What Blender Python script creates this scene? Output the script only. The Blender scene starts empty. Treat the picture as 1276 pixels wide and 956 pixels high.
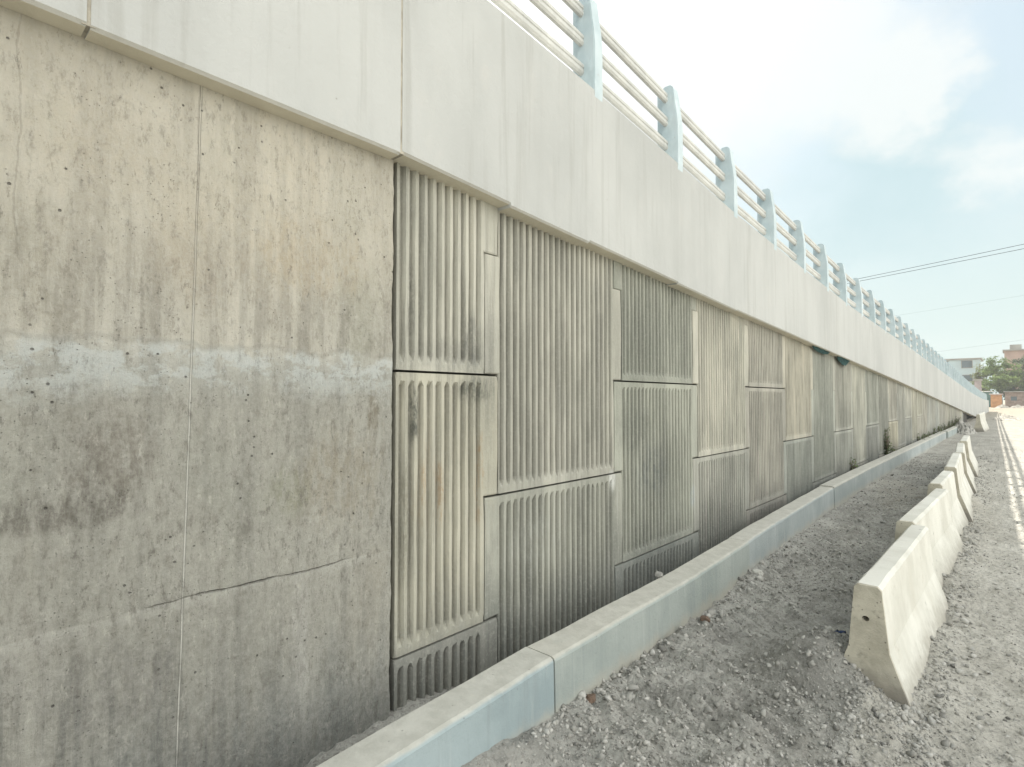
import bpy, bmesh, math, random
import numpy as np
from mathutils import Vector, Matrix, noise

random.seed(7)
rng = np.random.default_rng(11)
SC = bpy.context.scene
COL = SC.collection
PI = math.pi

# ------------------------------------------------------------------ layout (metres; x right, y along the wall, z up, road at z = 0)
EYE = 1.70
YAW, PITCH, FPX = 0.7305370, 0.0278813, 694.62
WALL_X = -2.408           # face of the ribbed panels
CAST_X = -2.392           # face of the cast concrete wall
PAR_X = -2.300            # outer face of the parapet
PW = 1.5                  # panel pitch
PY0, PZ0 = 2.4948, 1.8488  # a joint crossing of the panel lattice
CAST_END = 1.737
BOT = [(-8, 3.00), (-2, 2.972), (1.72, 2.950), (3.43, 2.858), (6.56, 2.695), (11.0, 2.505), (18.5, 2.190), (38.6, 1.27), (60, .28), (110, -1.2)]
TOP = [(-8, 4.19), (-2, 4.16), (1.0, 4.135), (2.4, 4.108), (3.5, 4.045), (6.3, 3.83), (9.2, 3.672), (12.6, 3.51), (20.2, 3.31), (34, 2.875), (55, 2.22), (79, 1.70), (99, 1.50)]

def lerp(tab, y):
    if y <= tab[0][0]: return tab[0][1]
    for (a, za), (b, zb) in zip(tab, tab[1:]):
        if y <= b: return za + (zb - za) * (y - a) / (b - a)
    return tab[-1][1]

# ------------------------------------------------------------------ helpers
def link(name, bm, mat, parent=None, smooth=False):
    me = bpy.data.meshes.new(name)
    bm.normal_update(); bm.to_mesh(me); bm.free()
    if smooth:
        for p in me.polygons: p.use_smooth = True
    o = bpy.data.objects.new(name, me); COL.objects.link(o)
    if mat: me.materials.append(mat)
    if parent: o.parent = parent
    return o

def link_np(name, verts, faces, mat, parent=None, smooth=False, attr=None):
    """faces: (n,3) or (n,4) int array"""
    me = bpy.data.meshes.new(name)
    verts = np.asarray(verts, np.float32); faces = np.asarray(faces, np.int32)
    n, k = faces.shape
    me.vertices.add(len(verts)); me.vertices.foreach_set('co', verts.ravel())
    me.loops.add(n * k); me.loops.foreach_set('vertex_index', faces.ravel())
    me.polygons.add(n)
    me.polygons.foreach_set('loop_start', np.arange(0, n * k, k, dtype=np.int32))
    me.polygons.foreach_set('loop_total', np.full(n, k, np.int32))
    me.update(calc_edges=True); me.validate()
    if attr is not None:
        a = me.attributes.new('tone', 'FLOAT', 'POINT'); a.data.foreach_set('value', np.asarray(attr, np.float32))
    if smooth: me.polygons.foreach_set('use_smooth', np.ones(n, bool))
    o = bpy.data.objects.new(name, me); COL.objects.link(o)
    if mat: me.materials.append(mat)
    if parent: o.parent = parent
    return o

def empty(name, loc=(0, 0, 0), rz=0):
    o = bpy.data.objects.new(name, None); COL.objects.link(o)
    o.location = loc; o.rotation_euler = (0, 0, rz); o.empty_display_size = .2
    return o

def tag(o, label=None, cat=None, group=None, kind=None):
    if label: o['label'] = label
    if cat: o['category'] = cat
    if group: o['group'] = group
    if kind: o['kind'] = kind
    return o

def box(bm, x0, x1, y0, y1, z0, z1):
    v = [bm.verts.new(p) for p in ((x0,y0,z0),(x1,y0,z0),(x1,y1,z0),(x0,y1,z0),(x0,y0,z1),(x1,y0,z1),(x1,y1,z1),(x0,y1,z1))]
    for f in ((0,3,2,1),(4,5,6,7),(0,1,5,4),(1,2,6,5),(2,3,7,6),(3,0,4,7)): bm.faces.new([v[i] for i in f])
    return v

def tube(bm, pts, r, seg=8, squash=1.0, cap=True):
    pts = [Vector(p) for p in pts]; rings = []
    for i, p in enumerate(pts):
        d = (pts[min(i+1, len(pts)-1)] - pts[max(i-1, 0)]).normalized()
        up = Vector((0, 0, 1)) if abs(d.z) < .9 else Vector((1, 0, 0))
        a = d.cross(up).normalized(); b = a.cross(d).normalized()
        rr = r[i] if isinstance(r, (list, tuple)) else r
        rings.append([bm.verts.new(p + a * math.cos(2*PI*k/seg) * rr * squash + b * math.sin(2*PI*k/seg) * rr) for k in range(seg)])
    for A, B in zip(rings, rings[1:]):
        for k in range(seg): bm.faces.new((A[k], A[(k+1) % seg], B[(k+1) % seg], B[k]))
    if cap:
        bm.faces.new(rings[0][::-1]); bm.faces.new(rings[-1])

def nz(x, y, z=0.0): return noise.noise(Vector((x, y, z)))

# ------------------------------------------------------------------ node helpers
class NT:
    def __init__(s, name, rough=.85):
        s.m = bpy.data.materials.new(name); s.m.use_nodes = True
        s.t = s.m.node_tree; s.n = s.t.nodes; s.b = s.n['Principled BSDF']
        s.b.inputs['Roughness'].default_value = rough
        s.b.inputs['Specular IOR Level'].default_value = .25
        s._pos = None
    def new(s, t, **kw):
        n = s.n.new(t)
        for k, v in kw.items(): setattr(n, k, v)
        return n
    def l(s, a, b): s.t.links.new(a, b)
    def pos(s):
        if s._pos is None: s._pos = s.new('ShaderNodeNewGeometry').outputs['Position']
        return s._pos
    def val(s, inp, v):
        if hasattr(v, 'is_linked'): s.l(v, inp)
        else: inp.default_value = v
    def math(s, op, a, b=0.0, c=0.0, clamp=False):
        n = s.new('ShaderNodeMath', operation=op, use_clamp=clamp)
        for i, v in enumerate((a, b, c)): s.val(n.inputs[i], v)
        return n.outputs[0]
    def mapped(s, scale=(1,1,1), loc=(0,0,0), src=None):
        n = s.new('ShaderNodeMapping'); n.inputs['Scale'].default_value = scale; n.inputs['Location'].default_value = loc
        s.l(src if src is not None else s.pos(), n.inputs['Vector']); return n.outputs[0]
    def noise(s, scale, detail=4, rough=.55, stretch=(1,1,1), loc=(0,0,0), dist=0.0, src=None):
        n = s.new('ShaderNodeTexNoise'); n.inputs['Scale'].default_value = scale; n.inputs['Detail'].default_value = detail
        n.inputs['Roughness'].default_value = rough; n.inputs['Distortion'].default_value = dist
        s.l(s.mapped(stretch, loc, src), n.inputs['Vector']); return n.outputs['Fac']
    def voro(s, scale, stretch=(1,1,1), loc=(0,0,0), feature='F1', out='Distance', rand=1.0):
        n = s.new('ShaderNodeTexVoronoi', feature=feature); n.inputs['Scale'].default_value = scale; n.inputs['Randomness'].default_value = rand
        s.l(s.mapped(stretch, loc), n.inputs['Vector']); return n.outputs[out]
    def ramp(s, v, a, b, lo=0.0, hi=1.0, smooth=True):
        n = s.new('ShaderNodeMapRange', interpolation_type='SMOOTHSTEP' if smooth else 'LINEAR'); n.clamp = True
        s.val(n.inputs['Value'], v); s.val(n.inputs['From Min'], a); s.val(n.inputs['From Max'], b)
        s.val(n.inputs['To Min'], lo); s.val(n.inputs['To Max'], hi); return n.outputs[0]
    def mix(s, fac, a, b, mode='MIX'):
        n = s.new('ShaderNodeMix', data_type='RGBA', blend_type=mode); n.clamp_factor = True
        s.val(n.inputs[0], fac)
        for i, v in ((6, a), (7, b)):
            if isinstance(v, tuple): n.inputs[i].default_value = (*v, 1) if len(v) == 3 else v
            else: s.l(v, n.inputs[i])
        return n.outputs[2]
    def xyz(s):
        n = s.new('ShaderNodeSeparateXYZ'); s.l(s.pos(), n.inputs[0]); return n.outputs
    def blob(s, y, z, ry, rz, noise_amt=.85, nscale=11.0, stretch=(1,1,.45)):
        """soft ragged patch on the wall plane round (y, z)"""
        X = s.xyz()
        a = s.math('DIVIDE', s.math('SUBTRACT', X[1], y), ry); b = s.math('DIVIDE', s.math('SUBTRACT', X[2], z), rz)
        d = s.math('SQRT', s.math('ADD', s.math('MULTIPLY', a, a), s.math('MULTIPLY', b, b)))
        d = s.math('ADD', d, s.math('MULTIPLY', s.math('SUBTRACT', s.noise(nscale, 7, .72, stretch, (y, z, 0)), .5), noise_amt * 2.5))
        if not hasattr(s, '_brk'): s._brk = s.ramp(s.noise(26, 8, .78, (1,1,.32), (3,1,7)), .40, .60, .22, 1.25)
        return s.math('MULTIPLY', s.ramp(d, 1.15, .35), s._brk, clamp=True)
    def color(s, c): s.val(s.b.inputs['Base Color'], c if not isinstance(c, tuple) else (*c, 1))
    def bump(s, h, strength=.4, dist=.01):
        n = s.new('ShaderNodeBump'); n.inputs['Strength'].default_value = strength; n.inputs['Distance'].default_value = dist
        s.l(h, n.inputs['Height']); s.l(n.outputs[0], s.b.inputs['Normal'])

def flat_mat(name, c, rough=.7, var=.25, scale=3.0, metal=0.0):
    s = NT(name, rough); f = s.noise(scale, 5, .6)
    s.color(s.mix(s.ramp(f, .3, .7), tuple(x*(1-var) for x in c), tuple(min(1, x*(1+var)) for x in c)))
    s.bump(s.noise(scale*8, 4), .2, .01); s.b.inputs['Metallic'].default_value = metal
    return s.m

# ---- cast concrete wall
def mat_cast():
    s = NT('cast_concrete', .88); X = s.xyz()
    big = s.noise(1.1, 6, .6, (1,1,.55)); streak = s.noise(9, 6, .65, (1,1,.07)); fine = s.noise(42, 6, .7); mid = s.noise(7, 7, .7, (1,1,.6), (4,1,2))
    c = s.mix(s.ramp(big, .34, .66), (.31,.295,.25), (.50,.475,.405))
    c = s.mix(s.ramp(mid, .33, .7), c, s.mix(.5, c, (.52,.50,.44)))
    warm = s.noise(1.7, 5, .6, (1,1,.6), (9,3,1)); c = s.mix(s.math('MULTIPLY', s.ramp(warm, .5, .72), .42), c, (.37,.29,.18))
    green = s.noise(2.3, 5, .65, (1,1,.6), (2,7,5)); c = s.mix(s.math('MULTIPLY', s.ramp(green, .52, .75), .40), c, (.22,.235,.175))
    c = s.mix(s.math('MULTIPLY', s.ramp(streak, .46, .64), .52), c, (.16,.15,.125))
    c = s.mix(s.math('MULTIPLY', s.ramp(s.noise(12, 5, .6, (1,1,.05), (3,8,0)), .55, .75), .38), c, (.50,.48,.43))
    low = s.ramp(X[2], 1.92, 1.80)                               # below the pour joint the concrete is a greyer mix
    c = s.mix(s.math('MULTIPLY', low, .60), c, (.235,.238,.212))
    dk = s.math('MULTIPLY', s.ramp(s.noise(15, 6, .7, (1,1,.06), (2,9,4)), .44, .62), s.ramp(X[2], 1.0, .6)); dk = s.math('MULTIPLY', dk, s.ramp(X[1], 1.25, .55, .35, 1))
    c = s.mix(s.math('MULTIPLY', dk, .68), c, (.115,.115,.105))
    damp = s.math('MULTIPLY', s.ramp(s.math('ADD', X[2], s.math('MULTIPLY', s.noise(7, 5, .6, (1,1,.12)), .9)), 1.12, .45), .62)  # damp stained foot
    c = s.mix(damp, c, (.10,.115,.12))
    c = s.mix(s.math('MULTIPLY', s.ramp(X[2], 1.95, 2.5), .36), c, (.63,.58,.47))  # upper wall painted paler and warmer, standing in for sun flare
    for (y, z, ry, rz, amt, cc) in ((.53,1.50,.17,.20,.55,(.12,.10,.08)), (.36,1.32,.30,.075,.68,(.095,.085,.07)), (1.0,1.17,.05,.07,.6,(.16,.15,.13)),
                                    (.55,.66,.22,.22,.42,(.13,.125,.12)), (.85,2.20,.25,.18,.28,(.22,.18,.13)), (.30,2.15,.16,.25,.35,(.22,.20,.15)),
                                    (1.45,1.33,.30,.25,.40,(.22,.18,.115)), (1.18,1.28,.14,.14,.35,(.19,.20,.12)), (1.30,2.35,.30,.22,.30,(.40,.31,.19)),
                                    (.50,2.6,.25,.2,.35,(.47,.42,.33)), (1.25,.62,.05,.35,.45,(.44,.43,.40)), (1.62,1.62,.035,.17,.6,(.14,.115,.075)), (.30,.85,.12,.2,.35,(.36,.35,.32))):
        c = s.mix(s.math('MULTIPLY', s.blob(y, z, ry, rz), amt), c, cc)
    e1 = s.math('MULTIPLY', s.math('SUBTRACT', s.noise(5, 5, .65, (1,1,.3), (1,1,9)), .5), .12)
    zz = s.math('ADD', X[2], e1); zl = s.math('ADD', zz, s.math('MULTIPLY', s.math('SUBTRACT', s.noise(7, 6, .7, (1,1,1), (2,0,4)), .5), .20))
    band = s.math('MULTIPLY', s.ramp(zl, 1.66, 1.82), s.ramp(zz, 1.94, 1.885))
    bn = s.ramp(s.noise(7.5, 7, .72, (1,1,1.5), (5,5,5)), .44, .58)
    c = s.mix(s.math('MULTIPLY', band, s.ramp(bn, 0, 1, .16, .74)), c, (.485,.515,.505))
    rim = s.math('MULTIPLY', s.ramp(zz, 1.895, 1.915), s.ramp(zz, 1.935, 1.918)); c = s.mix(s.math('MULTIPLY', rim, .28), c, (.16,.15,.12))
    # white form seam
    seam = s.math('ADD', s.math('SUBTRACT', X[1], .795), s.math('MULTIPLY', s.math('SUBTRACT', 2.3, X[2]), .0185))
    seam = s.math('ADD', seam, s.math('MULTIPLY', s.math('SUBTRACT', s.noise(3, 3), .5), .006))
    sm = s.ramp(s.math('ABSOLUTE', seam), .0055, .0015)
    sm2 = s.math('MULTIPLY', sm, s.ramp(s.noise(5, 3, .5, (1,1,1)), .38, .6, .25, .9)); sm2 = s.math('MULTIPLY', sm2, s.ramp(X[2], 2.35, 1.9, .15, 1))
    c = s.mix(sm2, c, (.56,.55,.50))
    # dark hairlines
    hl = None
    for (y0, z0, z1, amp) in ((.80, 2.36, 2.99, .01), (.262, 2.1, 2.99, .02)):
        d = s.math('ADD', s.math('SUBTRACT', X[1], y0), s.math('MULTIPLY', s.math('SUBTRACT', s.noise(4, 4, .6, (1,1,1), (y0*9,0,0)), .5), amp*3))
        h = s.math('MULTIPLY', s.ramp(s.math('ABSOLUTE', d), .004, .0012), s.math('MULTIPLY', s.ramp(X[2], z0, z0+.15), s.ramp(X[2], z1+.1, z1)))
        hl = h if hl is None else s.math('MAXIMUM', hl, h)
    c = s.mix(s.math('MULTIPLY', hl, .26), c, (.13,.11,.085))
    # ledge crack of the lower pour
    d = s.math('SUBTRACT', X[2], s.math('ADD', .928, s.math('MULTIPLY', s.math('SUBTRACT', s.noise(3.2, 5, .6, (1,1,1), (0,3,0)), .5), .05)))
    ckn = s.ramp(s.noise(9, 4, .6, (1,1,1), (4,6,0)), .40, .60, .25, 1)
    ck = s.math('MULTIPLY', s.math('MULTIPLY', s.ramp(s.math('ABSOLUTE', d), .006, .0015), ckn), s.math('MULTIPLY', s.ramp(X[1], .64, .70), s.ramp(X[1], 1.55, 1.25)))
    c = s.mix(s.math('MULTIPLY', ck, .75), c, (.075,.07,.06))
    lo = s.math('MULTIPLY', s.ramp(d, -.05, -.01), s.ramp(d, .004, -.004)); c = s.mix(s.math('MULTIPLY', lo, .22), c, (.52,.51,.47))
    c = s.mix(s.math('MULTIPLY', s.blob(.70, .93, .07, .03, 1.0), .6), c, (.13,.125,.11))
    # bug holes and blotches
    v = s.voro(21, (1,1,1), (3,3,3)); vp = s.ramp(s.noise(3.4, 3, .5, (1,1,1), (8,8,1)), .50, .57)
    hole = s.math('MULTIPLY', s.ramp(v, .115, .065), vp); v2 = s.voro(55); hole2 = s.math('MULTIPLY', s.ramp(v2, .14, .09), s.ramp(s.noise(6, 3), .48, .6))
    holes = s.math('MAXIMUM', hole, s.math('MULTIPLY', hole2, .8))
    rgh = s.math('MULTIPLY', s.ramp(s.noise(36, 7, .8, (1,1,.38), (7,7,2)), .53, .62), s.math('MULTIPLY', s.ramp(X[2], 1.80, 1.68), s.ramp(s.noise(2.1, 4, .6, (1,1,.8), (1,6,6)), .38, .58)))
    c = s.mix(s.math('MULTIPLY', rgh, .62), c, (.115,.105,.09))
    c = s.mix(s.math('MULTIPLY', holes, .8), c, (.05,.045,.04))
    pit = s.ramp(s.noise(52, 6, .75, (1,1,.4), (1,2,3)), .57, .70); c = s.mix(s.math('MULTIPLY', pit, .62), c, (.11,.10,.085))
    c = s.mix(s.ramp(fine, .35, .7, .0, .30), c, (.47,.46,.42))
    grit = s.noise(30, 8, .8, (1,1,.45), (6,1,1)); c = s.mix(s.math('MULTIPLY', s.ramp(grit, .50, .66), .62), c, s.mix(.6, c, (.12,.105,.085)))
    c = s.mix(s.math('MULTIPLY', s.ramp(grit, .45, .34), .40), c, (.53,.51,.45))
    s.color(c)
    h = s.math('ADD', s.math('MULTIPLY', fine, .5), s.math('MULTIPLY', mid, .8)); h = s.math('SUBTRACT', h, s.math('MULTIPLY', holes, .9))
    h = s.math('SUBTRACT', h, s.math('MULTIPLY', ck, 1.6)); h = s.math('ADD', h, s.math('MULTIPLY', band, .25)); h = s.math('SUBTRACT', h, s.math('MULTIPLY', hl, .15)); h = s.math('ADD', h, s.math('MULTIPLY', sm, .8))
    h = s.math('ADD', h, s.math('MULTIPLY', grit, 1.0)); s.bump(h, .85, .014); return s.m

# ---- ribbed precast panels
def mat_panel():
    s = NT('ribbed_precast_concrete', .86); X = s.xyz()
    oi = s.new('ShaderNodeObjectInfo'); tint = oi.outputs['Color']
    big = s.noise(1.6, 5, .6, (1,1,.5)); streak = s.noise(14, 6, .7, (1,1,.05)); mid = s.noise(9, 6, .7, (1,1,.35), (5,0,0)); fine = s.noise(55, 5, .7)
    c = s.mix(s.ramp(big, .33, .68), (.31,.31,.275), (.475,.468,.415))
    c = s.mix(1.0, c, tint, 'MULTIPLY')
    c = s.mix(s.math('MULTIPLY', s.ramp(streak, .46, .68), .45), c, (.115,.115,.105))
    c = s.mix(s.math('MULTIPLY', s.ramp(mid, .52, .74), .30), c, (.17,.17,.15))
    c = s.mix(s.math('MULTIPLY', s.ramp(s.noise(10, 5, .6, (1,1,.06), (7,2,2)), .55, .74), .4), c, (.47,.46,.41))
    rust = s.math('MULTIPLY', s.ramp(s.noise(8, 5, .65, (1,1,.22), (2,2,6)), .52, .70), s.blob(2.22, 1.28, .35, .55, .5))
    c = s.mix(s.math('MULTIPLY', rust, .65), c, (.33,.20,.085))
    for (y, z, ry, rz, amt, cc) in ((1.90,1.63,.05,.20,.85,(.07,.075,.065)), (2.35,1.76,.16,.09,.75,(.10,.105,.09)), (1.87,2.2,.035,.35,.6,(.11,.11,.10)), (2.33,2.05,.10,.25,.55,(.12,.125,.115)),
                                    (2.15,1.95,.3,.12,.35,(.16,.16,.15)), (1.85,1.0,.05,.45,.5,(.13,.12,.09)), (3.0,1.0,.5,.35,.28,(.42,.42,.37)), (2.90,.72,.4,.22,.35,(.46,.47,.43)), (4.3,1.45,.35,.25,.35,(.13,.14,.125)), (4.6,1.05,.35,.3,.4,(.12,.14,.15)), (3.90,1.04,.06,.10,.9,(.58,.58,.55)), (5.43,.72,.05,.14,.7,(.42,.46,.47))):
        c = s.mix(s.math('MULTIPLY', s.blob(y, z, ry, rz, .5, 7, (1,1,.25)), amt), c, cc)
    damp = s.ramp(s.math('ADD', X[2], s.math('MULTIPLY', s.noise(8, 5, .6, (1,1,.15)), .5)), .98, .40)
    c = s.mix(s.math('MULTIPLY', damp, .55), c, (.085,.095,.095))
    moss = s.math('MULTIPLY', s.ramp(s.noise(26, 5, .7), .55, .66), s.ramp(X[2], 1.2, .5)); c = s.mix(s.math('MULTIPLY', moss, .3), c, (.42,.43,.38))
    # grooves darkened by depth: grime plus painted rib shade for contrast
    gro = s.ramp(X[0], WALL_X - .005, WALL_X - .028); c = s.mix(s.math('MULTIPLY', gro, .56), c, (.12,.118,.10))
    c = s.mix(s.math('MULTIPLY', s.ramp(fine, .45, .75), .28), c, (.46,.45,.40))
    s.color(c)
    s.bump(s.math('ADD', s.math('MULTIPLY', fine, .6), s.math('MULTIPLY', mid, .7)), .55, .008); return s.m

# ---- parapet (smooth pale form-finished concrete, lime washed)
def mat_parapet():
    s = NT('pale_parapet_concrete', .75); X = s.xyz()
    c = s.mix(s.ramp(s.noise(.7, 5, .6, (1,1,.5)), .33, .68), (.405,.412,.398), (.485,.491,.474))
    c = s.mix(s.math('MULTIPLY', s.ramp(s.noise(5, 5, .6, (1,1,.07), (1,5,0)), .5, .72), .28), c, (.37,.372,.355))
    c = s.mix(s.math('MULTIPLY', s.ramp(s.noise(3.5, 6, .7, (1,1,.6), (6,2,8)), .55, .75), .22), c, (.56,.54,.50))
    v = s.ramp(s.voro(7, (1,1,1), (2,1,1)), .05, .02); c = s.mix(s.math('MULTIPLY', v, .6), c, (.25,.23,.20))
    c = s.mix(s.math('MULTIPLY', s.ramp(s.noise(45, 5, .7), .6, .75), .15), c, (.42,.41,.38))
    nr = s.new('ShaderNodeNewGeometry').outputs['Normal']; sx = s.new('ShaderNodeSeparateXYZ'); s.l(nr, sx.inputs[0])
    c = s.mix(s.math('MULTIPLY', s.ramp(s.noise(11, 6, .65, (1,1,.045), (2,2,2)), .53, .70), .36), c, (.30,.295,.27))         # rain streaks
    c = s.mix(s.ramp(sx.outputs[2], -.6, -.9), c, s.mix(s.noise(8, 5, .65), (.52,.48,.38), (.70,.66,.55)))      # underside painted paler and warmer, standing in for ground bounce
    s.color(c); s.bump(s.math('ADD', s.noise(22, 5, .65), s.math('MULTIPLY', s.noise(2.2, 3), 2.0)), .35, .012); return s.m

def mat_kerb():
    s = NT('kerb_concrete', .85); X = s.xyz(); oi = s.new('ShaderNodeObjectInfo')
    c = s.mix(s.ramp(s.noise(1.2, 5, .6), .35, .65), (.295,.325,.325), (.385,.41,.405))
    c = s.mix(1.0, c, oi.outputs['Color'], 'MULTIPLY')
    nrm = s.new('ShaderNodeNewGeometry').outputs['Normal']; sx = s.new('ShaderNodeSeparateXYZ'); s.l(nrm, sx.inputs[0])
    top = s.ramp(s.math('ADD', X[2], s.math('MULTIPLY', s.math('SUBTRACT', s.noise(5, 4), .5), .02)), .302, .318)   # paler top
    streak = s.ramp(s.noise(16, 5, .65, (1,1,.06)), .5, .7); c = s.mix(s.math('MULTIPLY', streak, .30), c, (.24,.27,.27))
    c = s.mix(s.math('MULTIPLY', s.ramp(s.noise(20, 5, .65, (1,1,.05), (3,3,3)), .56, .72), .4), c, (.55,.56,.54))
    c = s.mix(s.math('MULTIPLY', s.ramp(s.math('ADD', X[2], s.math('MULTIPLY', s.noise(9, 5), .16)), .20, .08), .55), c, (.44,.40,.33))   # splashed dust at the foot
    c = s.mix(s.math('MULTIPLY', top, .80), c, s.mix(s.ramp(s.noise(9, 6, .7), .35, .68), (.46,.44,.385), (.57,.55,.49)))
    v = s.ramp(s.voro(16, (1,1,1), (2,6,1)), .09, .05); c = s.mix(s.math('MULTIPLY', v, .5), c, (.14,.13,.12))
    s.color(c); s.bump(s.math('ADD', s.noise(40, 5, .7), s.noise(7, 4)), .45, .008); return s.m

def mat_barrier():
    s = NT('pale_barrier_concrete', .8); X = s.xyz()
    c = s.mix(s.ramp(s.noise(2.2, 5, .6), .35, .66), (.55,.54,.48), (.67,.66,.60))
    c = s.mix(s.math('MULTIPLY', s.ramp(s.noise(8, 5, .65, (1,1,.2), (2,2,2)), .52, .72), .3), c, (.56,.53,.45))
    v = s.ramp(s.voro(6.5, (1,1.6,.6), (1,4,1)), .075, .045); c = s.mix(s.math('MULTIPLY', v, .8), c, (.10,.09,.075))
    c = s.mix(s.math('MULTIPLY', s.ramp(s.math('ADD', X[2], s.math('MULTIPLY', s.noise(14, 6, .7), .30)), .36, .12), .85), c, (.33,.31,.265))
    c = s.mix(s.math('MULTIPLY', s.ramp(s.noise(6, 6, .75, (1,.5,1), (5,5,5)), .58, .70), .35), c, (.36,.33,.27))
    c = s.mix(s.math('MULTIPLY', s.ramp(s.noise(34, 5, .7), .56, .7), .25), c, (.45,.43,.37))
    s.color(c); s.bump(s.math('ADD', s.noise(38, 6, .72), s.math('MULTIPLY', s.noise(9, 4), .5)), .45, .006); return s.m

def mat_barrier_end():
    s = NT('shaded_stained_barrier_end', .85); X = s.xyz()
    c = s.mix(s.ramp(s.noise(5, 6, .65), .34, .66), (.42,.39,.315), (.58,.545,.45))  # base darker than the sides: end-face shade put into the colour
    c = s.mix(s.math('MULTIPLY', s.ramp(s.noise(14, 5, .7), .55, .72), .5), c, (.22,.20,.16))
    v = s.ramp(s.voro(26), .14, .08); c = s.mix(s.math('MULTIPLY', v, .7), c, (.09,.08,.07))
    c = s.mix(s.ramp(s.math('ADD', X[2], s.math('MULTIPLY', s.noise(9, 5), .2)), .34, .14), c, (.27,.25,.215))
    s.color(c); s.bump(s.math('ADD', s.noise(40, 5, .7), s.noise(9, 4)), .6, .01); return s.m

def mat_ground(road):
    s = NT('dusty_road_dirt' if road else 'rubble_ground', .95); X = s.xyz()
    c = s.mix(s.ramp(s.noise(.9, 6, .65), .33, .67), (.45,.43,.38), (.56,.54,.485)) if road else s.mix(s.ramp(s.noise(1.3, 6, .65), .33, .67), (.335,.328,.30), (.50,.49,.45))
    if not road:
        c = s.mix(s.math('MULTIPLY', s.ramp(s.noise(2.6, 6, .7, (1,.8,1), (2,5,0)), .47, .66), .55), c, (.175,.168,.152))
    c = s.mix(s.math('MULTIPLY', s.ramp(s.noise(7, 6, .7, (1,.6,1)), .5, .72), .4), c, (.25,.235,.205))
    c = s.mix(s.math('MULTIPLY', s.ramp(s.noise(38, 6, .78), .50, .63), .68), c, (.19,.18,.165))  # dark speckles painted in for shade in the gravel crevices
    c = s.mix(s.math('MULTIPLY', s.ramp(s.noise(60, 4, .7, (1,1,1), (4,4,4)), .55, .7), .5), c, (.58,.565,.52))
    c = s.mix(s.math('MULTIPLY', s.ramp(s.noise(.45, 4, .6, (1,.3,1), (3,9,0)), .5, .7), .4), c, (.40,.365,.30))
    c = s.mix(s.ramp(X[1], 30, 110, 0, .55), c, (.31,.275,.215))
    c = s.mix(s.ramp(X[1], 13, 30, 0, .8), c, s.mix(s.ramp(s.noise(2.2, 6, .7, (1,.35,1)), .35, .68), (.30,.285,.25), (.44,.42,.375)))
    c = s.mix(s.ramp(X[1], 34, 110, 0, .75), c, (.33,.285,.215))
    s.color(c)
    h = s.math('ADD', s.math('MULTIPLY', s.noise(26, 6, .75), 1.0), s.math('MULTIPLY', s.voro(34, feature='SMOOTH_F1'), .9)); h = s.math('ADD', h, s.math('MULTIPLY', s.noise(80, 4, .7), .5))
    s.bump(h, .8, .03); return s.m

def mat_stone():
    s = NT('crushed_stone', .92)
    a = s.new('ShaderNodeAttribute', attribute_name='tone'); t = a.outputs['Fac']
    cr = s.new('ShaderNodeValToRGB'); s.l(t, cr.inputs[0]); e = cr.color_ramp.elements
    e[0].position = 0; e[0].color = (.085,.085,.082,1); e[1].position = 1; e[1].color = (.50,.49,.46,1)
    for p, c in ((.25,(.24,.236,.218)), (.5,(.38,.372,.345)), (.78,(.47,.46,.43))):
        k = e.new(p); k.color = (*c, 1)
    c = s.mix(s.math('MULTIPLY', s.ramp(s.noise(70, 4, .7), .4, .7), .45), cr.outputs[0], (.36,.335,.285))
    s.color(c); s.bump(s.noise(120, 4, .7), .4, .004); return s.m

def mat_rail(name, c0, c1):
    s = NT(name, .6); X = s.xyz()
    c = s.mix(s.ramp(s.noise(4, 5, .6), .3, .7), c0, c1)
    c = s.mix(s.math('MULTIPLY', s.ramp(s.noise(9, 6, .7, (1,1,.4)), .52, .72), .35), c, tuple(min(1, x*1.35) for x in c1))
    c = s.mix(s.math('MULTIPLY', s.ramp(s.noise(22, 5, .7), .62, .74), .4), c, (.30,.27,.22))
    s.color(c); s.bump(s.noise(30, 4), .2, .004); return s.m

def mat_leaf(name, lo, hi, thin=.25):
    s = NT(name, .6); oi = s.new('ShaderNodeAttribute', attribute_name='tone')
    c = s.mix(oi.outputs['Fac'], lo, hi); s.color(c)
    tr = s.new('ShaderNodeBsdfTranslucent'); s.l(c, tr.inputs[0]); mx = s.new('ShaderNodeMixShader'); mx.inputs[0].default_value = thin
    s.l(s.b.outputs[0], mx.inputs[1]); s.l(tr.outputs[0], mx.inputs[2]); s.l(mx.outputs[0], s.n['Material Output'].inputs[0])
    return s.m

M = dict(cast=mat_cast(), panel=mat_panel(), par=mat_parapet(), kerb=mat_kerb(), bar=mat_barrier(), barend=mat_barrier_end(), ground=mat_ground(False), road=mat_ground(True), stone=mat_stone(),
         post=mat_rail('pale_teal_post_paint', (.42,.505,.53), (.53,.605,.63)), rail=mat_rail('grey_rail_paint', (.47,.475,.455), (.57,.57,.54)),
         leaf=mat_leaf('weed_leaf', (.055,.09,.035), (.16,.21,.08)), tree=mat_leaf('tree_leaf', (.09,.15,.04), (.25,.33,.10)), tree2=mat_leaf('yellow_green_leaf', (.10,.13,.03), (.22,.24,.06)), tree3=mat_leaf('dark_leaf', (.045,.08,.04), (.11,.16,.07)),
         bark=flat_mat('bark', (.16,.13,.10), .9), wire=flat_mat('wire_sheath', (.05,.05,.055), .6), teal=flat_mat('teal_netting', (.05,.12,.115), .8, .4, 20), asphalt=flat_mat('ramp_asphalt', (.06,.06,.06), .9))

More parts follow.
